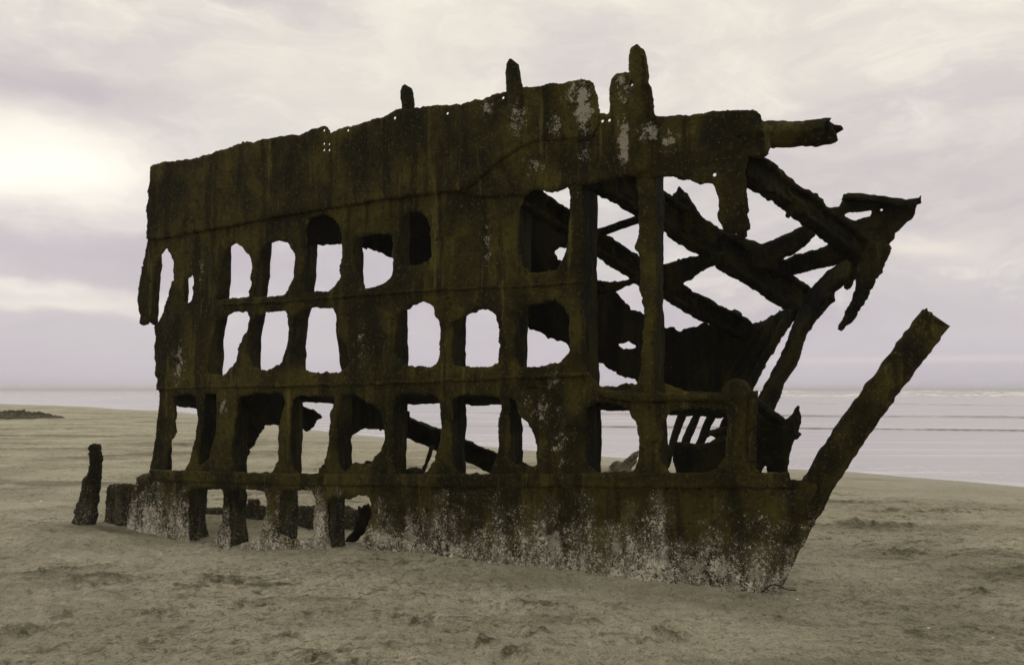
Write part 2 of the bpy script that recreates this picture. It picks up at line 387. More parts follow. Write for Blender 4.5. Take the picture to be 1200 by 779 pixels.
# kelp, shell
m, p = newmat('kelp'); M_KELP = m
t = N.new('ShaderNodeTexCoord').outputs['Object']; c = mixc(mrange(noise(t, 4, 5, .7), .35, .65), (.035, .03, .008), (.09, .08, .03)); L.new(c, p.inputs['Base Color']); p.inputs['Roughness'].default_value = .9
m, p = newmat('shell_white'); M_SHELL = m
t = N.new('ShaderNodeTexCoord').outputs['Object']; c = mixc(mrange(noise(t, 40, 4, .7), .35, .65), (.55, .5, .42), (.8, .76, .66)); L.new(c, p.inputs['Base Color'])

# ---------------------------------------------------------------- ground and sea
SEA = -.2
def gpt(px, py, z=SEA):
    r = ray(px, py); s = (z-CH)/r[2]; return (CAM+r*s)[:2]
sh = [gpt(*q) for q in [(0, 473.2), (60, 475), (112, 476.8), (135, 479.5), (200, 481.5), (290, 492), (370, 504), (435, 511), (494, 516.5), (590, 525), (650, 530), (708, 535), (800, 541.5), (880, 547), (935, 550), (1000, 553), (1060, 558.5), (1130, 564), (1200, 570.5)]]
d0 = sh[0]-sh[2]; d1 = sh[-1]-sh[-3]
sh = [sh[0]+d0*60, sh[0]+d0*3]+sh+[sh[-1]+d1*6, sh[-1]+d1*80]; SHX = np.array(sh)
def seadist(x, y):
    P = np.stack([x, y], 1); best = np.full(len(P), 1e9)
    for a, b in zip(SHX[:-1], SHX[1:]):
        ab = b-a; tt = np.clip(((P-a)@ab)/(ab@ab), 0, 1); best = np.minimum(best, np.hypot(*(P-(a+tt[:, None]*ab)).T))
    g = np.interp(x, SHX[:, 0], SHX[:, 1]); return np.where(y > g, best, -best)
PATCH = [(120, 678, 30, 7), (260, 680, 26, 9), (80, 665, 30, 6), (300, 703, 34, 6), (40, 735, 26, 8), (25, 770, 30, 12), (370, 772, 22, 6), (385, 700, 26, 5), (350, 718, 18, 5), (230, 684, 16, 5), (600, 769, 24, 6), (490, 729, 22, 6), (785, 742, 26, 5), (760, 752, 24, 5), (905, 716, 12, 4), (1130, 735, 24, 7), (1160, 690, 40, 3), (960, 590, 40, 3), (1010, 614, 40, 4), (950, 600, 22, 3), (1170, 598, 34, 3), (1060, 645, 30, 4), (180, 656, 16, 3), (335, 740, 18, 4), (1120, 600, 40, 2.5), (640, 705, 30, 4), (870, 690, 16, 3), (195, 715, 24, 5), (450, 760, 30, 4)]
PC = [(gpt(a, b_, 0), 1.35*w*gpt(a, b_, 0)[1]/F, 1.3*max(.04, (gpt(a, b_-h_, 0)-gpt(a, b_+h_, 0))[1]/2)) for a, b_, w, h_ in PATCH]
RUTS = [(gpt(20, 735, 0)+np.array([-1.3, .2]), 1.45, gpt(60, 740, 0)), (gpt(640, 790, 0)+np.array([.3, -.2]), 1.0, gpt(620, 745, 0)), (gpt(640, 790, 0)+np.array([.3, -.2]), 1.35, gpt(620, 735, 0))]
TR = W(250, 632, -.25)[:2]
def ground(x, y):
    d = seadist(x, y); P = np.stack([x, y, x*0], 1)
    z = np.where(d < 0, -.2*np.clip(1+d/7., 0, 1)**1.5, -.2-.02*np.minimum(d, 150))
    # dune-like undulation, wind ripples and trodden sand
    amp = np.clip((-d)/6, 0, 1)
    z = z+amp*(fbm(P*np.array([.6, 1.2, 1]), .5, 3)*.035 + fbm(P*np.array([1, 1.3, 1])+3, 2.1, 4, .6)*.022 + fbm(P*np.array([1, 1.3, 1])+7, 9., 3, .7)*.012)
    z = z-amp*np.clip(.22-np.abs(fbm(P*np.array([1, 1.15, 1])+33, 3.6, 3, .6)), 0, 1)*.085*np.clip(fbm(P+41, .6, 2)+.75, 0, 1)
    z = z+np.clip(1.6-np.hypot(x, y)/9, 0, 1)*fbm(P+21, 26., 2, .7)*.006
    # scoured hollow along the ship's side
    s = (x-WP[0])*WD[0]+(y-WP[1])*WD[1]; t = (x-WP[0])*WN[0]+(y-WP[1])*WN[1]
    z = z-.125*np.exp(-((s-6.0)/1.5)**2)*np.exp(-((t)/1.1)**2) - .035*np.exp(-((s-1)/3.)**2)*np.exp(-((t+.35)/.4)**2)*amp
    z = z + .06*np.exp(-((s-9.1)/.8)**2)*np.exp(-((t+.2)/.8)**2)
    cl = np.zeros(len(x))
    for (c0, rx, ry) in PC:
        w = ((x-c0[0])/rx)**2+((y-c0[1])/ry)**2; cl = np.maximum(cl, np.exp(-w))
    br = fbm(P*np.array([1, 1.2, 1])+11, 5., 5, .75)
    for (c0, rad, aa) in RUTS:
        rr_ = np.hypot(x-c0[0], (y-c0[1])); w = np.exp(-((rr_-rad)/.07)**2)*np.clip(amp, 0, 1)*np.clip(1.3-np.hypot(x-aa[0], y-aa[1])/1.6, 0, 1)
        cl = np.maximum(cl, .62*w); z = z-.018*w
    cm = np.clip((cl*1.1+br*.9-.62)*1.8, 0, 1)
    z = z + cm*(.015+.030*fbm(P+5, 15, 3, .7))
    wet = np.clip(1+d/5., 0, 1)
    return z, wet, cm, d
def polar(rads, angs):
    R, A = np.meshgrid(rads, angs, indexing='ij'); return (R*np.sin(A)).ravel(), (R*np.cos(A)).ravel(), len(rads), len(angs)
fine = np.radians(np.arange(-42, 42.01, .13)); coarse = np.radians(np.linspace(42, 318, 70)[1:-1])
angs = np.r_[fine, coarse]
rads = np.r_[.02, np.geomspace(.3, 2.6, 24)[:-1], np.geomspace(2.6, 60, 400)[:-1], np.geomspace(60, 9000, 130)]
def grid_mesh(name, rads, angs, fn, mat, attrs):
    x, y, nr, na = polar(rads, angs); out = fn(x, y); z = out[0]
    idx = np.arange(nr*na).reshape(nr, na); nx = np.roll(idx, -1, 1)
    Fq = np.stack([idx[:-1], idx[1:], nx[1:], nx[:-1]], -1).reshape(-1, 4)[:, ::-1]
    me = bpy.data.meshes.new(name); V = np.stack([x, y, z], 1).astype(np.float32)
    me.vertices.add(len(V)); me.vertices.foreach_set('co', V.ravel())
    me.loops.add(len(Fq)*4); me.loops.foreach_set('vertex_index', Fq.ravel().astype(np.int32))
    me.polygons.add(len(Fq)); me.polygons.foreach_set('loop_start', np.arange(0, len(Fq)*4, 4, dtype=np.int32))
    me.update(calc_edges=True); me.polygons.foreach_set('use_smooth', [True]*len(Fq))
    for nm, a in zip(attrs, out[1:]):
        at = me.attributes.new(nm, 'FLOAT', 'POINT'); at.data.foreach_set('value', a.astype(np.float32))
    if me.polygons[0].normal.z < 0: me.flip_normals()
    me.materials.append(mat); return link(bpy.data.objects.new(name, me))
tag(grid_mesh('sand_beach', rads, angs, ground, M_SAND, ('wet', 'clump')), kind='structure')
def sea(x, y):
    d = seadist(x, y); P = np.stack([x, y, x*0], 1); z = np.full(len(x), SEA); foam = np.zeros(len(x)); front_shade = np.zeros(len(x))
    z += np.clip(d/60, 0, 1)*fbm(P*np.array([.25, 1, 1]), .25, 3)*.05 + .006*fbm(P*np.array([.4, 1.4, 1])+4, 1.6, 3)*np.clip(d/3, 0, 1)
    wl = fbm(P, .03, 3)
    for (py, h_, w_, jit) in [(502.3, .055, .2, .4), (487.3, .12, .5, .8), (472.5, .10, .6, 2.5)]:   # low spilling wave fronts rolling in
        g1 = gpt(930, py); g2 = gpt(1200, py+2.5); yl = g1[1]+(x-g1[0])*(g2[1]-g1[1])/(g2[0]-g1[0])
        dy = y-(yl+wl*jit); w = np.where(dy < 0, w_*.25, w_*2.2); front_shade = np.maximum(front_shade, np.exp(-((dy+w_*.3)/(w_*.5))**2)*np.clip((x+6)/8, 0, 1)*np.clip(.75+fbm(P+8, .3, 3), .2, 1)); z += h_*np.exp(-(dy/w)**2)*np.clip((x+6)/8, 0, 1)*(1+.5*fbm(P+8, .12, 3))  # mask for the painted shade runs along each front's near face
    for (dist, h_, w_) in [(215, 1.0, 2.5), (330, 1.5, 4), (520, 2.0, 7)]:
        yl = dist+.03*x+fbm(P+dist, .02, 3)*9; dy = y-yl; a = np.clip(.55+fbm(P*np.array([1, .3, 1])+dist, .03, 4, .65)*.9, 0, 1)*np.clip((x+150)/220, .12, 1)
        g = np.exp(-(dy/w_)**2)*a; z += h_*g*(1+.3*fbm(P, .5, 3)); foam = np.maximum(foam, np.clip(g*2.2, 0, 1))
        foam = np.maximum(foam, .6*np.clip(1-abs(dy+14)/14, 0, 1)*a)
    sw = np.exp(-((d-1.6)/.9)**2)*(fbm(P*np.array([1, 1.5, 1])+2, 2.2, 4, .65)); foam = np.maximum(foam, np.clip(sw*1.3-.1, 0, .6)); z += sw*.012
    foam = np.maximum(foam, .35*np.clip(1-np.abs(d-.25-.3*fbm(P, .4, 2))/.25, 0, 1))
    return z, foam, front_shade
rs = np.r_[np.geomspace(8, 60, 700)[:-1], np.geomspace(60, 700, 330)[:-1], np.geomspace(700, 9000, 40)]
tag(grid_mesh('sea_water', rs, angs, sea, M_SEA, ('foam', 'front_shade')), kind='structure')

# ---------------------------------------------------------------- the shipwreck
ship = empty('shipwreck', SHIP)
tag(ship, 'rusted iron hull of a wrecked ship standing half buried on the beach', 'shipwreck')
seam = [(172, 283), (330, 253), (457, 233), (545, 223), (561, 213), (580, 194), (603, 177), (620, 168), (638, 165), (665, 163), (690, 168), (701, 150)]
bul_top = [(703, 132), (702, 119), (699, 107), (694, 97), (688, 94), (675, 94), (669, 96), (663, 99), (642, 99), (630, 102), (615, 103), (607, 104), (595, 107), (580, 111), (569, 115), (553, 118), (540, 122), (522, 123.5), (503, 124), (484, 127), (472, 128), (463, 130), (449, 138), (426, 143.5), (407, 148.5), (389, 154), (387, 155), (384.5, 149), (376, 147.5), (366, 151), (357, 156), (353, 159.5), (340, 158), (325, 161), (312, 163), (300, 166.5), (287, 167), (285, 165.5), (283, 168.5), (262, 175), (250, 179), (240, 182), (222, 187), (205, 189), (190, 191), (180, 193), (176, 197), (176, 215), (173, 225), (175.5, 232), (171, 245), (173, 260)]
bolts = [(463, 138.5, .016), (524.5, 133, .014), (408, 153, .014), (380, 153, .014), (380, 168.6, .013), (386, 169, .012), (380, 176, .013), (386, 176, .013), (590, 115, .014)]
plate('bulwark_plate', seam+bul_top, wall(-.028), .03, ship, M_BUL, bolts=bolts, rag=.007, disp=.005, rnd=.015)
sheer = [(535, 224), (545, 214), (575, 185), (610, 160), (650, 150), (690, 150), (701, 140), (703, 133), (710, 134), (715, 134), (715, 101), (717, 91), (724, 86), (737, 85), (748, 88), (764, 112), (766, 136), (780, 137), (796, 135.5), (826, 134), (838, 130), (860, 130), (883, 130), (891, 136), (894, 143), (899, 147), (903, 158), (904, 171), (899, 183), (888, 186), (878, 184), (875, 200), (876, 225), (878, 268), (873, 270), (872, 277), (858, 273.5), (849, 270), (845, 264), (840, 252), (843, 245), (839, 226), (835, 215), (829, 213), (822, 217), (811, 213), (804, 209), (795, 210), (785, 206), (775, 207), (768, 209), (745, 206), (720, 209), (700, 214), (682, 218), (672, 218), (665, 218), (655, 224), (649, 225), (624, 223), (615, 230), (560, 232)]
plate('sheer_strake', sheer, wall(-.004), .04, ship, M_SHE, bolts=[(706, 142, .015), (714, 141, .015), (740, 99.7, .017), (743, 120, .008), (745, 143, .011), (837.5, 205, .017)], rag=.007, seed=3)
holes = {
 'H1b': [(225.6, 322), (227.5, 330), (225, 353), (216, 355), (217, 333), (221, 324)],
 'H2': [(279, 285), (291, 297), (295.6, 306), (295, 333), (291, 349), (270, 350.6), (254.5, 352.5), (254.5, 341), (258, 314), (264, 295), (272, 287)],
 'H3': [(329.5, 282), (339, 285), (345, 299), (344, 326), (337, 343), (326, 347.5), (300, 349), (298, 341), (302, 314), (306, 293), (316, 285)],
 'H4': [(363, 255), (376, 251), (391.6, 255), (400, 269), (401, 292), (398.5, 311), (399, 326), (393.5, 336), (380, 342), (357, 343), (355, 326), (357, 311), (359, 288), (357, 269)],
 'H5': [(424, 277), (440, 275), (459, 274), (460, 300), (460, 326), (445.5, 335), (428, 339), (424, 330), (417, 319), (413, 296), (415.5, 281)],
 'H6': [(478, 246), (492, 247.5), (503, 257), (505, 272.5), (505, 305), (486, 311), (470.5, 311), (467, 296), (470.5, 261)],
 'H7': [(624, 216), (649, 216), (665, 214), (668, 225), (668, 271), (665.5, 294), (659, 309.5), (653, 316), (626, 320), (613, 313), (609, 290), (608, 271), (610, 248), (617, 229)],
 'H8': [(682, 212), (700, 208), (745, 202), (747, 240), (748, 271), (744, 286), (749, 302), (750, 340), (755, 360), (755, 378), (751, 426), (749, 449), (725, 451), (703, 452), (692, 441), (684, 425), (686, 380), (683, 330), (684, 280), (682, 240)],
 'R1': [(291, 364), (293, 372), (290, 387), (279.5, 406), (275.6, 426), (264, 439), (245, 438), (244, 426), (247, 399), (252.5, 379.5), (264, 373), (274, 366)],
 'R2': [(316, 365), (337, 363), (338, 391), (335, 410), (329.5, 426), (314, 434), (296, 431), (291, 415), (293, 391), (299, 371)],
 'R3': [(345, 368), (367, 361), (391, 361), (395, 369), (396, 393), (406, 404), (412, 422), (404, 435), (363, 436.5), (355, 430), (344, 418), (342, 397)],
 'R4': [(468, 367), (482, 360.5), (494, 353), (507, 358.5), (513, 373), (517, 385), (516, 418), (511, 429), (484, 430.5), (474, 426), (465, 416), (465, 393)],
 'R5': [(531, 377), (540, 372), (554, 367), (566, 362), (581, 366), (586, 385), (587, 410), (584, 428.5), (552, 430.5), (531, 427), (529, 402)],
 'R6': [(615, 362), (628, 356), (652, 351.5), (663, 360), (667, 372), (667, 410), (659, 423), (640, 428), (622, 430), (607, 428), (604, 417), (606, 388), (610, 372)],
 'L1': [(204, 465), (218, 460), (231, 464), (231, 496), (229.5, 511), (224, 536), (217, 552), (196, 552), (197, 533), (201, 516), (207, 508), (205, 494), (207, 480)],
 'L1b': [(241, 462), (255, 461), (255, 482), (252, 505), (248, 525), (245, 537), (232, 546), (234, 525), (238, 496)],
 'L2': [(279, 465), (306, 460), (331, 460), (334, 474), (328, 488), (326, 511), (326, 536), (320, 552), (300, 554.5), (278, 552), (273, 539), (273, 513), (277, 491)],
 'L3': [(346, 464), (391.6, 463), (391, 474), (387, 485), (387.5, 513), (381, 541), (372, 555), (353, 556.5), (343, 550), (340, 530), (340, 480)],
 'L4': [(399, 466), (412, 461), (425, 467), (437, 476), (448, 485), (451, 512.6), (447, 527), (439, 534), (434, 543), (416, 541.5), (405, 553), (397, 545), (395, 520), (396, 485)],
 'L5': [(463.6, 467), (474, 463), (511, 463), (517, 474), (519, 484), (517, 512.6), (511, 533), (505, 545.5), (500, 554.6), (470, 556.5), (460, 546), (461, 512.6)],
 'L6': [(531, 467), (548, 463), (585, 463), (589, 475.6), (585, 496), (585, 525), (579, 545.5), (572.5, 556), (542, 554.5), (531, 546), (530, 504)],
 'L7': [(598, 466), (604, 470), (608, 483), (616, 492), (624, 505), (628, 520), (629.5, 545), (615, 546), (599, 543), (598, 520), (597, 490)],
 'L8': [(687.5, 478), (702, 470.5), (724, 472.5), (737, 481), (747, 497), (749, 513), (748, 538), (742, 551), (721, 553), (697, 552), (688, 539), (686, 510)],
 'L9': [(785, 484), (792, 480), (820, 479), (846, 480), (853, 487), (853, 503), (851, 523), (848, 539), (837, 551), (811, 557), (785, 553), (776, 543), (774, 523), (777, 500)]}
side = [(178, 268), (330, 240), (457, 221), (540, 211), (600, 206), (700, 196), (760, 190), (767, 200), (768, 240), (769, 300), (768, 340), (770, 368), (768, 400), (770, 430), (780, 448), (790, 452), (801, 457), (825, 458), (848, 460), (848, 454), (855, 446), (863, 442), (872, 446), (878, 452), (887, 462), (884, 475), (886, 500), (886, 535), (889, 561), (889, 575), (700, 575), (400, 575), (178, 572), (176, 553), (180, 533), (184, 505), (187, 477), (187, 460), (184, 451), (181.5, 440), (185, 449), (181.7, 437), (183, 426), (181, 410), (182.5, 391), (181, 381), (186, 378), (190, 372), (193, 364), (197, 349), (204, 325), (204, 308), (199, 296), (195, 290), (190, 297), (183, 312), (179, 330), (178, 350), (175.5, 381), (165, 381.5), (165, 370), (161, 352.5), (164, 329), (168, 310), (172, 290), (173, 278)]
side = [q for q in side if q != (181.5, 440)]
plate('hull_plating', side, wall(.012), .032, ship, M_RUST, holes=list(holes.values()), rag=.008, disp=.007, rnd=.012, res=.024, seed=7)
lower = [(159, 569), (161, 558), (176, 553), (300, 556), (430, 557), (560, 558), (700, 560), (850, 561), (925, 562), (945, 563), (958, 568), (940, 603), (924, 634), (905, 668), (893, 692), (888, 712), (700, 700), (500, 680), (300, 672), (150, 650), (150, 612), (154, 590)]
lh = [[(221, 576), (228, 572), (243, 571), (258, 571), (264, 576), (263, 592), (262, 612), (256, 625), (250, 640), (252, 660), (222, 660), (222, 620)],
      [(268, 580), (272, 574), (291.6, 573), (303, 572), (312, 577), (314, 587), (310, 612), (306, 628), (292, 633.5), (283, 638), (276, 650), (269, 650), (270, 620)],
      [(327, 580), (332, 575), (352, 573), (366, 574), (371, 582), (371, 597), (368, 611), (369, 628), (355, 633), (338, 630.5), (328, 624), (327, 600)],
      [(385, 588), (390, 583), (408, 584), (418, 582), (427, 579), (435, 586), (436, 603), (431, 619), (427, 636), (424, 655), (389, 655), (384, 620)],
      [(516, 637), (519, 634), (523, 637), (522, 645), (517, 646)]]
plate('lower_hull', lower, wall(-.02), .06, ship, M_LOW, holes=lh, rag=.007, disp=.008, rnd=.03, seed=11)
plate('broken_plate', [(161, 563), (159, 569), (145, 568), (131, 567), (126, 571), (125, 585), (123, 610), (120, 640), (165, 640)], wall(.1), .05, ship, M_RIBL, res=.03, seed=12)
# rails along the side
def rail(pts, w, h_, t, **k): bar('hull_rail', [W(a, b_, t) for a, b_ in pts], BX(w, h_), ship, M_RUST, A=-WN, B=np.array([0, 0, 1.]), step=.025, pstep=.02, disp=.007, **k)
rail([(178, 556), (300, 561), (430, 563), (560, 563), (700, 562), (850, 563), (928, 563)], .05, .12, -.045, rag=.008, seed=1)
rail([(186, 455), (300, 452), (400, 450), (520, 446), (640, 440), (690, 438)], .035, .035, -.012, rag=.010, seed=2)
rail([(255, 357), (350, 352), (445, 343), (540, 338), (640, 334), (684, 330)], .03, .03, -.010, rag=.010, seed=3)
rail([(700, 460), (760, 466), (848, 466)], .07, .07, -.01, rag=.012, seed=4)
# frames standing inside the plating
def rib(pts, depth, web=.03, fl=.07, mat=None, seed=0., t=.02):
    prof = [(0, 0), (web, 0), (web, depth-web), (fl, depth-web), (fl, depth), (0, depth)]
    bar('frame_rib', [W(a, b_, t) for a, b_ in pts], prof, ship, mat or M_RIB, A=WD, B=WN, step=.035, rag=.010, disp=.004, seed=seed, endrag=.05)
rib([(182, 288), (179, 330), (176, 378)], .12, seed=1)
rib([(216, 300), (216, 358)], .06, seed=2)
rib([(257, 270), (254, 352), (247, 390), (245, 445)], .20, seed=3)
rib([(304, 268), (299, 350), (292, 390), (291, 450)], .20, seed=4)
rib([(358, 240), (355, 345), (342, 385), (342, 455)], .22, seed=5)
rib([(414, 262), (415, 300), (416, 340)], .16, seed=6)
rib([(396, 355), (397, 400), (403, 440)], .2, seed=6.5)
rib([(468, 235), (467, 310), (466, 350)], .20, seed=7)
rib([(465, 352), (465, 445)], .20, seed=7.5)
rib([(532, 352), (530, 445)], .27, seed=8)
rib([(609, 215), (609, 335)], .26, seed=9)
rib([(606, 340), (604, 450)], .26, seed=9.5)
rib([(682, 205), (682, 330), (683, 440), (687, 480), (687, 560)], .40, seed=10)
rib([(768, 195), (768, 330), (768, 455)], .27, seed=11)
rib([(775, 465), (775, 560)], .2, seed=11.5)
rib([(866, 188), (868, 230), (872, 274)], .14, seed=12)
rib([(197, 455), (196, 560)], .06, seed=13)
rib([(238, 455), (237, 500), (229, 565)], .26, seed=14)
rib([(276, 455), (273, 510), (273, 565)], .24, seed=15)
rib([(340, 455), (340, 560)], .2, seed=16)
rib([(396, 455), (395, 560)], .24, seed=17)
rib([(461, 455), (460, 565)], .25, seed=18)
rib([(530, 455), (530, 565)], .27, seed=19)
rib([(597, 450), (597, 560)], .27, seed=20)
for i, (x0, x1) in enumerate([(221, 222), (269, 270), (328, 328), (385, 386)]):
    rib([(x0, 562), (x1, 655)], .27, mat=M_RIBL, seed=21+i)
bar('hull_debris', [W(428, 548, .3), W(436, 543, .3), (W(446, 546, .3))], BX(.06, .09), ship, M_RIB, seed=3, step=.015, rag=.02)
bar('hull_debris', [W(470, 556, .45), W(482, 552, .45), W(496, 556, .45)], BX(.06, .08), ship, M_RIB, seed=4, step=.015, rag=.02)
# standing column at the bow end
plate('bow_column', [(846, 470), (848, 458), (853, 450), (858, 446), (863, 441), (867, 444), (871, 446), (877, 452), (879, 460), (875, 470), (873, 500), (873, 530), (880, 550), (884, 566), (838, 566), (850, 553), (856, 535), (857, 500), (856, 475)], wall(-.02), .10, ship, M_RUST, res=.022, rag=.005, rnd=.04, disp=.010, seed=5)
bar('bow_column', [W(882, 462, .03), W(880, 562, .03)], BX(.05, .07), ship, M_RIB, A=-WN, B=WD, rag=.012, seed=6)
# stanchion stumps on the bulwark
plate('stanchion', [(472.5, 150), (472.5, 128), (469.5, 109), (472.5, 101), (476, 99), (483, 105), (484, 127), (485, 150)], wall(.0), .10, ship, M_BUL, res=.02, rnd=.04, rag=.004, seed=1)
plate('stanchion', [(594, 140), (594, 107), (593.5, 77), (597, 70), (600, 69), (607, 77), (611, 100), (613, 120), (612, 150)], wall(-.03), .11, ship, M_BUL, res=.02, rnd=.05, rag=.004, seed=2)
plate('stanchion', [(737, 180), (738, 86), (737, 69), (740, 57), (748, 53), (755, 59), (759, 79), (759, 90), (765, 113), (766, 137), (764, 200), (748, 205)], wall(-.012), .10, ship, M_SHE, res=.022, rnd=.05, rag=.004, seed=3, bolts=[(741, 99.7, .017)])
# deck planking remnants behind the side
MP = plane3((400, 250, .25), (620, 383, 1.2), (860, 380, 2.2))
FP = plane3((1000, 310, 1.8), (905, 470, 1.7), (860, 400, 2.4))
BP = plane3((700, 230, .6), (930, 335, 2.3), (1010, 290, 1.75))
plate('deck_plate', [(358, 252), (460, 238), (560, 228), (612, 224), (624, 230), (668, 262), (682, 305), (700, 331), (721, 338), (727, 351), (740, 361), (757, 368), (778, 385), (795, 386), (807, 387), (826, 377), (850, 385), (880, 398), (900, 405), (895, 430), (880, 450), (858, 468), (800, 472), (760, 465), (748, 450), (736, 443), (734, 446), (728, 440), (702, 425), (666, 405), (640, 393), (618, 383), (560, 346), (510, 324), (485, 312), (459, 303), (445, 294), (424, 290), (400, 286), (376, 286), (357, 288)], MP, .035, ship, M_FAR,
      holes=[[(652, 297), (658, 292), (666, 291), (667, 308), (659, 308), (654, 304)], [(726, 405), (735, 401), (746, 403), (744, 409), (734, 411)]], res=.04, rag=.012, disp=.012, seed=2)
def shelf(poly, ytop, ylow, tlow, seed):
    xs = [q[0] for q in poly]; x0, x1 = min(xs), max(xs)
    plate('deck_plate', poly, plane3((x0, ytop, .04), (x1, ytop, .04), ((x0+x1)/2, ylow, tlow)), .03, ship, M_FAR, res=.03, rag=.012, seed=seed)
shelf([(195, 452), (262, 452), (258, 482), (245, 484), (232, 478), (205, 476)], 452, 480, .5, 1)
shelf([(262, 452), (345, 456), (331, 497), (311, 498), (304, 508), (297, 522), (290, 535), (279, 530), (268, 480)], 454, 520, .6, 2)
shelf([(340, 456), (398, 456), (396, 474), (380, 472), (346, 470)], 456, 474, .4, 3)
shelf([(455, 456), (600, 455), (592, 474), (565, 476), (540, 473), (515, 472), (490, 474), (463, 472)], 456, 474, .45, 4)
shelf([(598, 452), (765, 460), (752, 480), (725, 480), (700, 479), (650, 478), (605, 478)], 456, 480, .5, 5)
shelf([(755, 460), (864, 462), (860, 486), (820, 488), (790, 486), (770, 484)], 461, 487, .6, 6)
plate('deck_plate', [(352, 474), (362, 479), (375, 484), (377, 488), (369, 494), (368, 498), (360, 504), (350, 500)], wall(.5), .03, ship, M_FAR, res=.025, seed=6)
plate('deck_plate', [(396, 458), (450, 462), (480, 480), (482, 500), (452, 505), (432, 502), (420, 504), (412, 513), (408, 530), (396, 530)], wall(.55), .03, ship, M_FAR, res=.03, seed=8)
# deck beams
def beam(pts, w, h_, seed, mat=M_BEAM, t=.04, nm='deck_beam', taper=None):
    return bar(nm, [W(*q) for q in pts], IP(w, h_, t), ship, mat, step=.025, pstep=.02, rag=.012, disp=.011, seed=seed, endrag=.07, taper=taper)
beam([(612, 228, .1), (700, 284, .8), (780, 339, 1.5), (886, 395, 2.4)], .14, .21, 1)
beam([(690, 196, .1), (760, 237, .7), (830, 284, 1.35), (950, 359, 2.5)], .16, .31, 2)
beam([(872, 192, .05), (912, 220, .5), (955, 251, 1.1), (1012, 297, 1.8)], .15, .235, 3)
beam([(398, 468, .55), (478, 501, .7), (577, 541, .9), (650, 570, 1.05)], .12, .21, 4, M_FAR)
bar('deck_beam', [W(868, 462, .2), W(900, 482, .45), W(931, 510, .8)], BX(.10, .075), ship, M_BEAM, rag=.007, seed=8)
# braces and gussets between the beams
def pp(nm, poly, pl, th=.03, mat=M_BEAM, seed=0, **k): return plate(nm, poly, pl, th, ship, mat, res=.022, rag=.0075, disp=.006, seed=seed, **k)
bar('cross_brace', [W(690, 276, .75), W(735, 262, .75), W(765, 250, .75)], BX(.06, .07), ship, M_BEAM, rag=.01, seed=9)
pp('cross_brace', [(695, 327), (721, 330), (741, 326), (768, 318), (768, 331), (756, 333), (740, 334), (724, 340), (715, 345), (695, 345)], wall(1.0), .05, seed=2)
pp('cross_brace', [(765, 313), (780, 309), (795, 305), (812, 300), (825, 297), (850, 296), (852, 306), (844, 309), (832, 312), (822, 318), (812, 326), (799, 331), (807, 338), (800, 345), (765, 338)], wall(1.3), .05, seed=3)
pp('gusset_plate', [(784, 252), (788, 231), (795, 219), (801, 222), (808, 232), (817, 246), (826, 257), (846, 270), (838, 285), (800, 270)], wall(1.05), .05, mat=M_RIB, seed=4)
pp('gusset_plate', [(825, 262), (846, 268), (858, 273), (889, 285), (908, 300), (912, 316), (885, 315), (860, 300), (835, 285)], wall(1.75), .06, seed=5)
pp('cross_brace', [(878, 286), (891, 285), (903, 282), (916, 277), (930, 272), (945, 262), (958, 268), (955, 276), (948, 285), (939, 293), (928, 299), (915, 308), (895, 306)], wall(1.75), .05, seed=6)
pp('cross_brace', [(900, 312), (931, 298), (950, 294), (974, 288), (990, 282), (1004, 296), (1001, 304), (985, 309), (965, 313), (947, 318), (922, 324), (905, 328)], wall(1.9), .06, seed=7)
pp('gusset_plate', [(965, 246), (975, 243), (985, 241), (989, 229), (993, 226), (1001, 227), (1020, 229), (1035, 231), (1051, 235), (1062, 235), (1066, 234), (1074, 234), (1080, 228.5), (1079, 236), (1074, 243), (1070, 252), (1066, 258), (1051, 272), (1042, 284), (1039, 290), (1045, 289), (1041, 300), (1020, 312), (995, 300), (975, 270)], wall(1.75), .07, M_BEAM, 8,
   holes=[[(989, 250.5), (1001, 247), (1022, 247), (1020, 254), (1005, 258), (995, 256)]], bolts=[(1033, 246, .013)])
bar('gusset_rim', [W(988, 232, 1.7), W(1003, 230, 1.66), W(1035, 235, 1.66), W(1066, 239, 1.66)], BX(.10, .07), ship, M_BEAM, rag=.01, seed=19)
pp('hanging_strut', [(1034, 283), (1045, 289), (1041, 302), (1028, 326), (1020, 342), (1012.5, 356), (1006, 368), (999, 376), (985.6, 389), (982, 385), (986, 376), (995, 356), (1003, 337), (1005, 318), (1009, 299), (1018, 285)], wall(1.6), .07, M_RIB, 9)
pp('beam_hook', [(900, 215), (920, 240), (921, 252), (925, 256), (929, 252), (930, 246), (938, 252), (945, 240), (925, 222)], wall(.62), .04, M_RIB, 10)
# far side of the bow: sheer remnant, frames, plating
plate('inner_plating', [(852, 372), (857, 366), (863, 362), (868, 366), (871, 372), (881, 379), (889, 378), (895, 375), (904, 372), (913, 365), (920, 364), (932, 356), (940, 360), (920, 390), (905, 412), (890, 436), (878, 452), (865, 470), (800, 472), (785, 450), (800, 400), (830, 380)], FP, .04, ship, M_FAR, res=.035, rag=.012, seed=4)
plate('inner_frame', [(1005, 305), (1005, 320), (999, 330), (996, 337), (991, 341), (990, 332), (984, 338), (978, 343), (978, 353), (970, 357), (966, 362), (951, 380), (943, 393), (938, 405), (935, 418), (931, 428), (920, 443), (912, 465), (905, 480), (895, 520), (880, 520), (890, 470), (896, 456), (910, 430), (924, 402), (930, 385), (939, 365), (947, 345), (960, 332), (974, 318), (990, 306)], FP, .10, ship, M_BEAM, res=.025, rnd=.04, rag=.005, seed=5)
def frib(pts, w, seed, mat=M_BEAM): bar('inner_frame', [W(*q) for q in pts], BX(w, .05), ship, mat, A=WD, B=WN, rag=.01, disp=.005, seed=seed, endrag=.05)
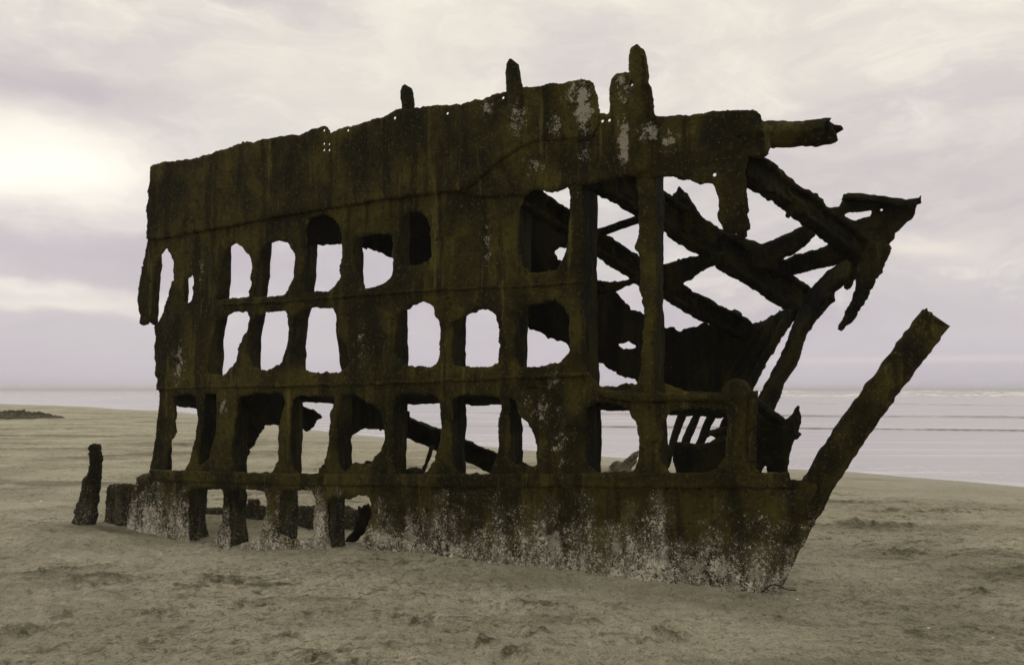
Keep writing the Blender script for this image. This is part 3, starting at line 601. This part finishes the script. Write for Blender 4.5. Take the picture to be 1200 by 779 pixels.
frib([(930, 362, 2.0), (900, 412, 1.95), (872, 465, 1.85), (845, 530, 1.8)], .095, 1)
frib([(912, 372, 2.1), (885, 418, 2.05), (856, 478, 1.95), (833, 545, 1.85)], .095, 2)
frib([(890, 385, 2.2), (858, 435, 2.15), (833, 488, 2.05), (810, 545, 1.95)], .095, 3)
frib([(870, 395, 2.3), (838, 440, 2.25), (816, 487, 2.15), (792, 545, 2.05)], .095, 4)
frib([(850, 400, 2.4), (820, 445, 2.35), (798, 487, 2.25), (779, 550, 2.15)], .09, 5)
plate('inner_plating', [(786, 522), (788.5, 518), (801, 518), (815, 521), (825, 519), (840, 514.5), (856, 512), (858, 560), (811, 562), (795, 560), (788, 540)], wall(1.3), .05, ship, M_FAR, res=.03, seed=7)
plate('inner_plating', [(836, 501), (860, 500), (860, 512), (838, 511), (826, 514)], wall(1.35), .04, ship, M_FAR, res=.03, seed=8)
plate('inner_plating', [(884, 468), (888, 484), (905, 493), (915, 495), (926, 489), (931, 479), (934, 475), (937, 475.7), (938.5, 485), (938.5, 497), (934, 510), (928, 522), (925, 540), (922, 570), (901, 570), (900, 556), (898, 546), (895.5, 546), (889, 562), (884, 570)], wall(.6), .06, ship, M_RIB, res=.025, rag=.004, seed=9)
# stem bar and bowsprit stump
stem = [W(880, 735, .06), W(902, 672, .07), W(950, 580, .13), W(1006, 492, .28), W(1096, 374, .55)]
sb = bar('stem_post', stem, [(-.07, -.07), (-.03, -.118), (.03, -.118), (.07, -.07), (.07, .07), (.03, .118), (-.03, .118), (-.07, .07)], ship, M_LOW, A=None, step=.03, pstep=.03, rag=.010, disp=.009, seed=14, endrag=.09, wk=.045)
bar('bowsprit_stump', [W(875, 158, .05), W(910, 158, .05), W(970, 155, .10)], [(.105*math.cos(a)*(1+.06*math.cos(5*a)), .105*math.sin(a)*(1+.06*math.cos(4*a))) for a in np.linspace(0, 2*math.pi, 17)[:-1]], ship, M_SHE, step=.018, pstep=.018, rag=.016, disp=.009, seed=8, endrag=.12)
# loose iron inside
bar('hull_debris', [W(496, 551, .5), W(502, 538, .5), W(506, 524, .5)], BX(.05, .03), ship, M_RIB, seed=2, step=.02, rag=.006)
# ---------------------------------------------------------------- things round the wreck
pst = plate('iron_stump', [(108, 521.6), (110.4, 519.6), (116.8, 520.6), (118.6, 538), (117.6, 563), (114, 589), (110, 613), (108, 632), (82, 632), (87, 612), (90, 597), (95, 579), (99, 562), (104.5, 553), (106, 545), (106, 535)], (D(98, 600, 10.5), np.array([.1, 1, 0])/math.hypot(.1, 1)), .16, None, M_RIBL, res=.02, rnd=.07, rag=.012, disp=.014, seed=3)
tag(place(pst, (-5.27, 10.5, 0)), 'narrow rusty iron stump jutting from the sand left of the wreck', 'iron stump')
hf = plate('hull_fragment', [(232, 594), (262, 594), (275, 590), (290, 592), (293, 584), (303, 585), (304, 593), (330, 592), (372, 593), (400, 592), (432, 597), (450, 600), (450, 645), (300, 650), (232, 650)], wall(1.15), .06, None, M_RIBL, res=.03, rag=.010, disp=.012, seed=5)
tag(place(hf, tuple(W(340, 625, 1.15)[:2])+(0,)), 'low barnacled strip of hull poking from the sand behind the holed lower side', 'hull fragment')
db = plate('iron_scrap', [(404, 644), (404, 634), (414, 624), (420, 600), (419, 593), (424, 596), (432, 588), (434, 594), (440, 593), (440, 618), (430, 620), (414, 640), (410, 650)], wall(.45), .04, None, M_RIB, res=.02, seed=6)
tag(place(db, tuple(W(428, 620, .45)[:2])+(0,)), 'dark iron scrap inside the hull seen through the lowest right hand gap', 'iron scrap')
lp = plate('iron_sheet', [(709, 552), (714, 545), (721, 540), (728, 540), (734, 537), (741, 531), (747, 526), (749, 528), (746, 538), (747, 541), (740, 550), (735, 556), (712, 560)], wall(1.2), .05, None, M_PALE, res=.02, rag=.008, seed=7)
tag(place(lp, tuple(W(728, 560, 1.2)[:2])+(.4,)), 'pale torn sheet of iron leaning inside the hull behind the rounded opening', 'iron sheet')
w0 = gpt(896, 688, 0)
wr = bar('iron_wire', [(w0[0]-.02, w0[1]-.02, -.03), (w0[0]+.03, w0[1]-.05, .035), (w0[0]+.10, w0[1]-.04, .03), (w0[0]+.15, w0[1]-.10, .0), (w0[0]+.24, w0[1]-.05, -.01)], BX(.008, .008), None, M_RIB, step=.01, pstep=.006, rag=.001, disp=.0005, endrag=.002)
tag(place(wr, (w0[0], w0[1], 0)), 'thin rusty wire curling out of the sand at the foot of the bow', 'wire')
# heap of kelp far to the left
kc = gpt(15, 489.5, 0); V = []; Fk = []
nx_, ny_ = 90, 40
for i in range(nx_):
    for j in range(ny_):
        u, v = i/(nx_-1)*2-1, j/(ny_-1)*2-1; x, y = kc[0]+u*3.0, kc[1]+v*1.6
        r = max(0, 1-(u*u+v*v)); q = np.array([[x, y, 0]])
        V.append((x+.05*random.uniform(-1, 1), y+.05*random.uniform(-1, 1), -.06+r**.6*(.34+.12*float(fbm(q, 1.5, 3)[0])+.10*float(fbm(q+9, 6, 2)[0]))))
for i in range(nx_-1):
    for j in range(ny_-1): a = i*ny_+j; Fk.append((a, a+ny_, a+ny_+1, a+1))
kp = mkobj('kelp_heap', V, Fk, M_KELP, smooth=False)
tag(place(kp, (kc[0], kc[1], 0)), 'dark low heap of washed up kelp on the sand far left', 'kelp heap')
# sea air
m = bpy.data.materials.new('sea_haze'); m.use_nodes = True; q = m.node_tree; q.nodes.clear()
o_ = q.nodes.new('ShaderNodeOutputMaterial'); v_ = q.nodes.new('ShaderNodeVolumePrincipled'); v_.inputs['Color'].default_value = (.995, .985, .995, 1); v_.inputs['Density'].default_value = HAZE
q.links.new(v_.outputs[0], o_.inputs['Volume'])
hb = 9100.; z0, z1 = -5.5, 6.5
hz = mkobj('haze', [(x, y, z) for z in (z0, z1) for x, y in ((-hb, -hb), (hb, -hb), (hb, hb), (-hb, hb))], [(3, 2, 1, 0), (4, 5, 6, 7), (0, 1, 5, 4), (1, 2, 6, 5), (2, 3, 7, 6), (3, 0, 4, 7)], m, smooth=False)
tag(hz, kind='stuff')
# small white shells
def shell(px, py, r, label):
    g = gpt(px, py, 0); z = float(ground(np.array([g[0]]), np.array([g[1]]))[0][0]); V = []; Fs = []
    n, mm = 14, 6; rot = random.uniform(0, 6)
    for k in range(mm):
        for i in range(n):
            a = 2*math.pi*i/n; rr = r*math.cos(k/mm*math.pi/2)*(1+.06*math.cos(i*math.pi)); V.append((g[0]+rr*math.cos(a+rot)*1.25-.15*r*math.cos(rot), g[1]+rr*math.sin(a+rot), z-.002+.5*r*math.sin(k/mm*math.pi/2)))
    V.append((g[0], g[1], z+.5*r)); top = len(V)-1
    for k in range(mm-1):
        for i in range(n): j = (i+1) % n; Fs.append((k*n+i, k*n+j, (k+1)*n+j, (k+1)*n+i))
    for i in range(n): Fs.append(((mm-1)*n+i, (mm-1)*n+(i+1) % n, top))
    tag(place(mkobj('shell', V, Fs, M_SHELL), (g[0], g[1], z)), label, 'shell', 'small white shells on the sand')
shell(48, 584.5, .022, 'small white shell lying on the sand left of the iron stump')
shell(1088, 728, .010, 'tiny white shell on sand at lower right, second closest to the corner')
shell(1163, 744, .010, 'tiny white shell on the sand closest to the lower right corner')
shell(962, 663, .012, 'tiny white shell on the sand right of the foot of the bow')
shell(934, 693, .010, 'tiny white shell on the sand just below the curled wire')
for o in bpy.data.objects:
    if '_org' in o: del o['_org']
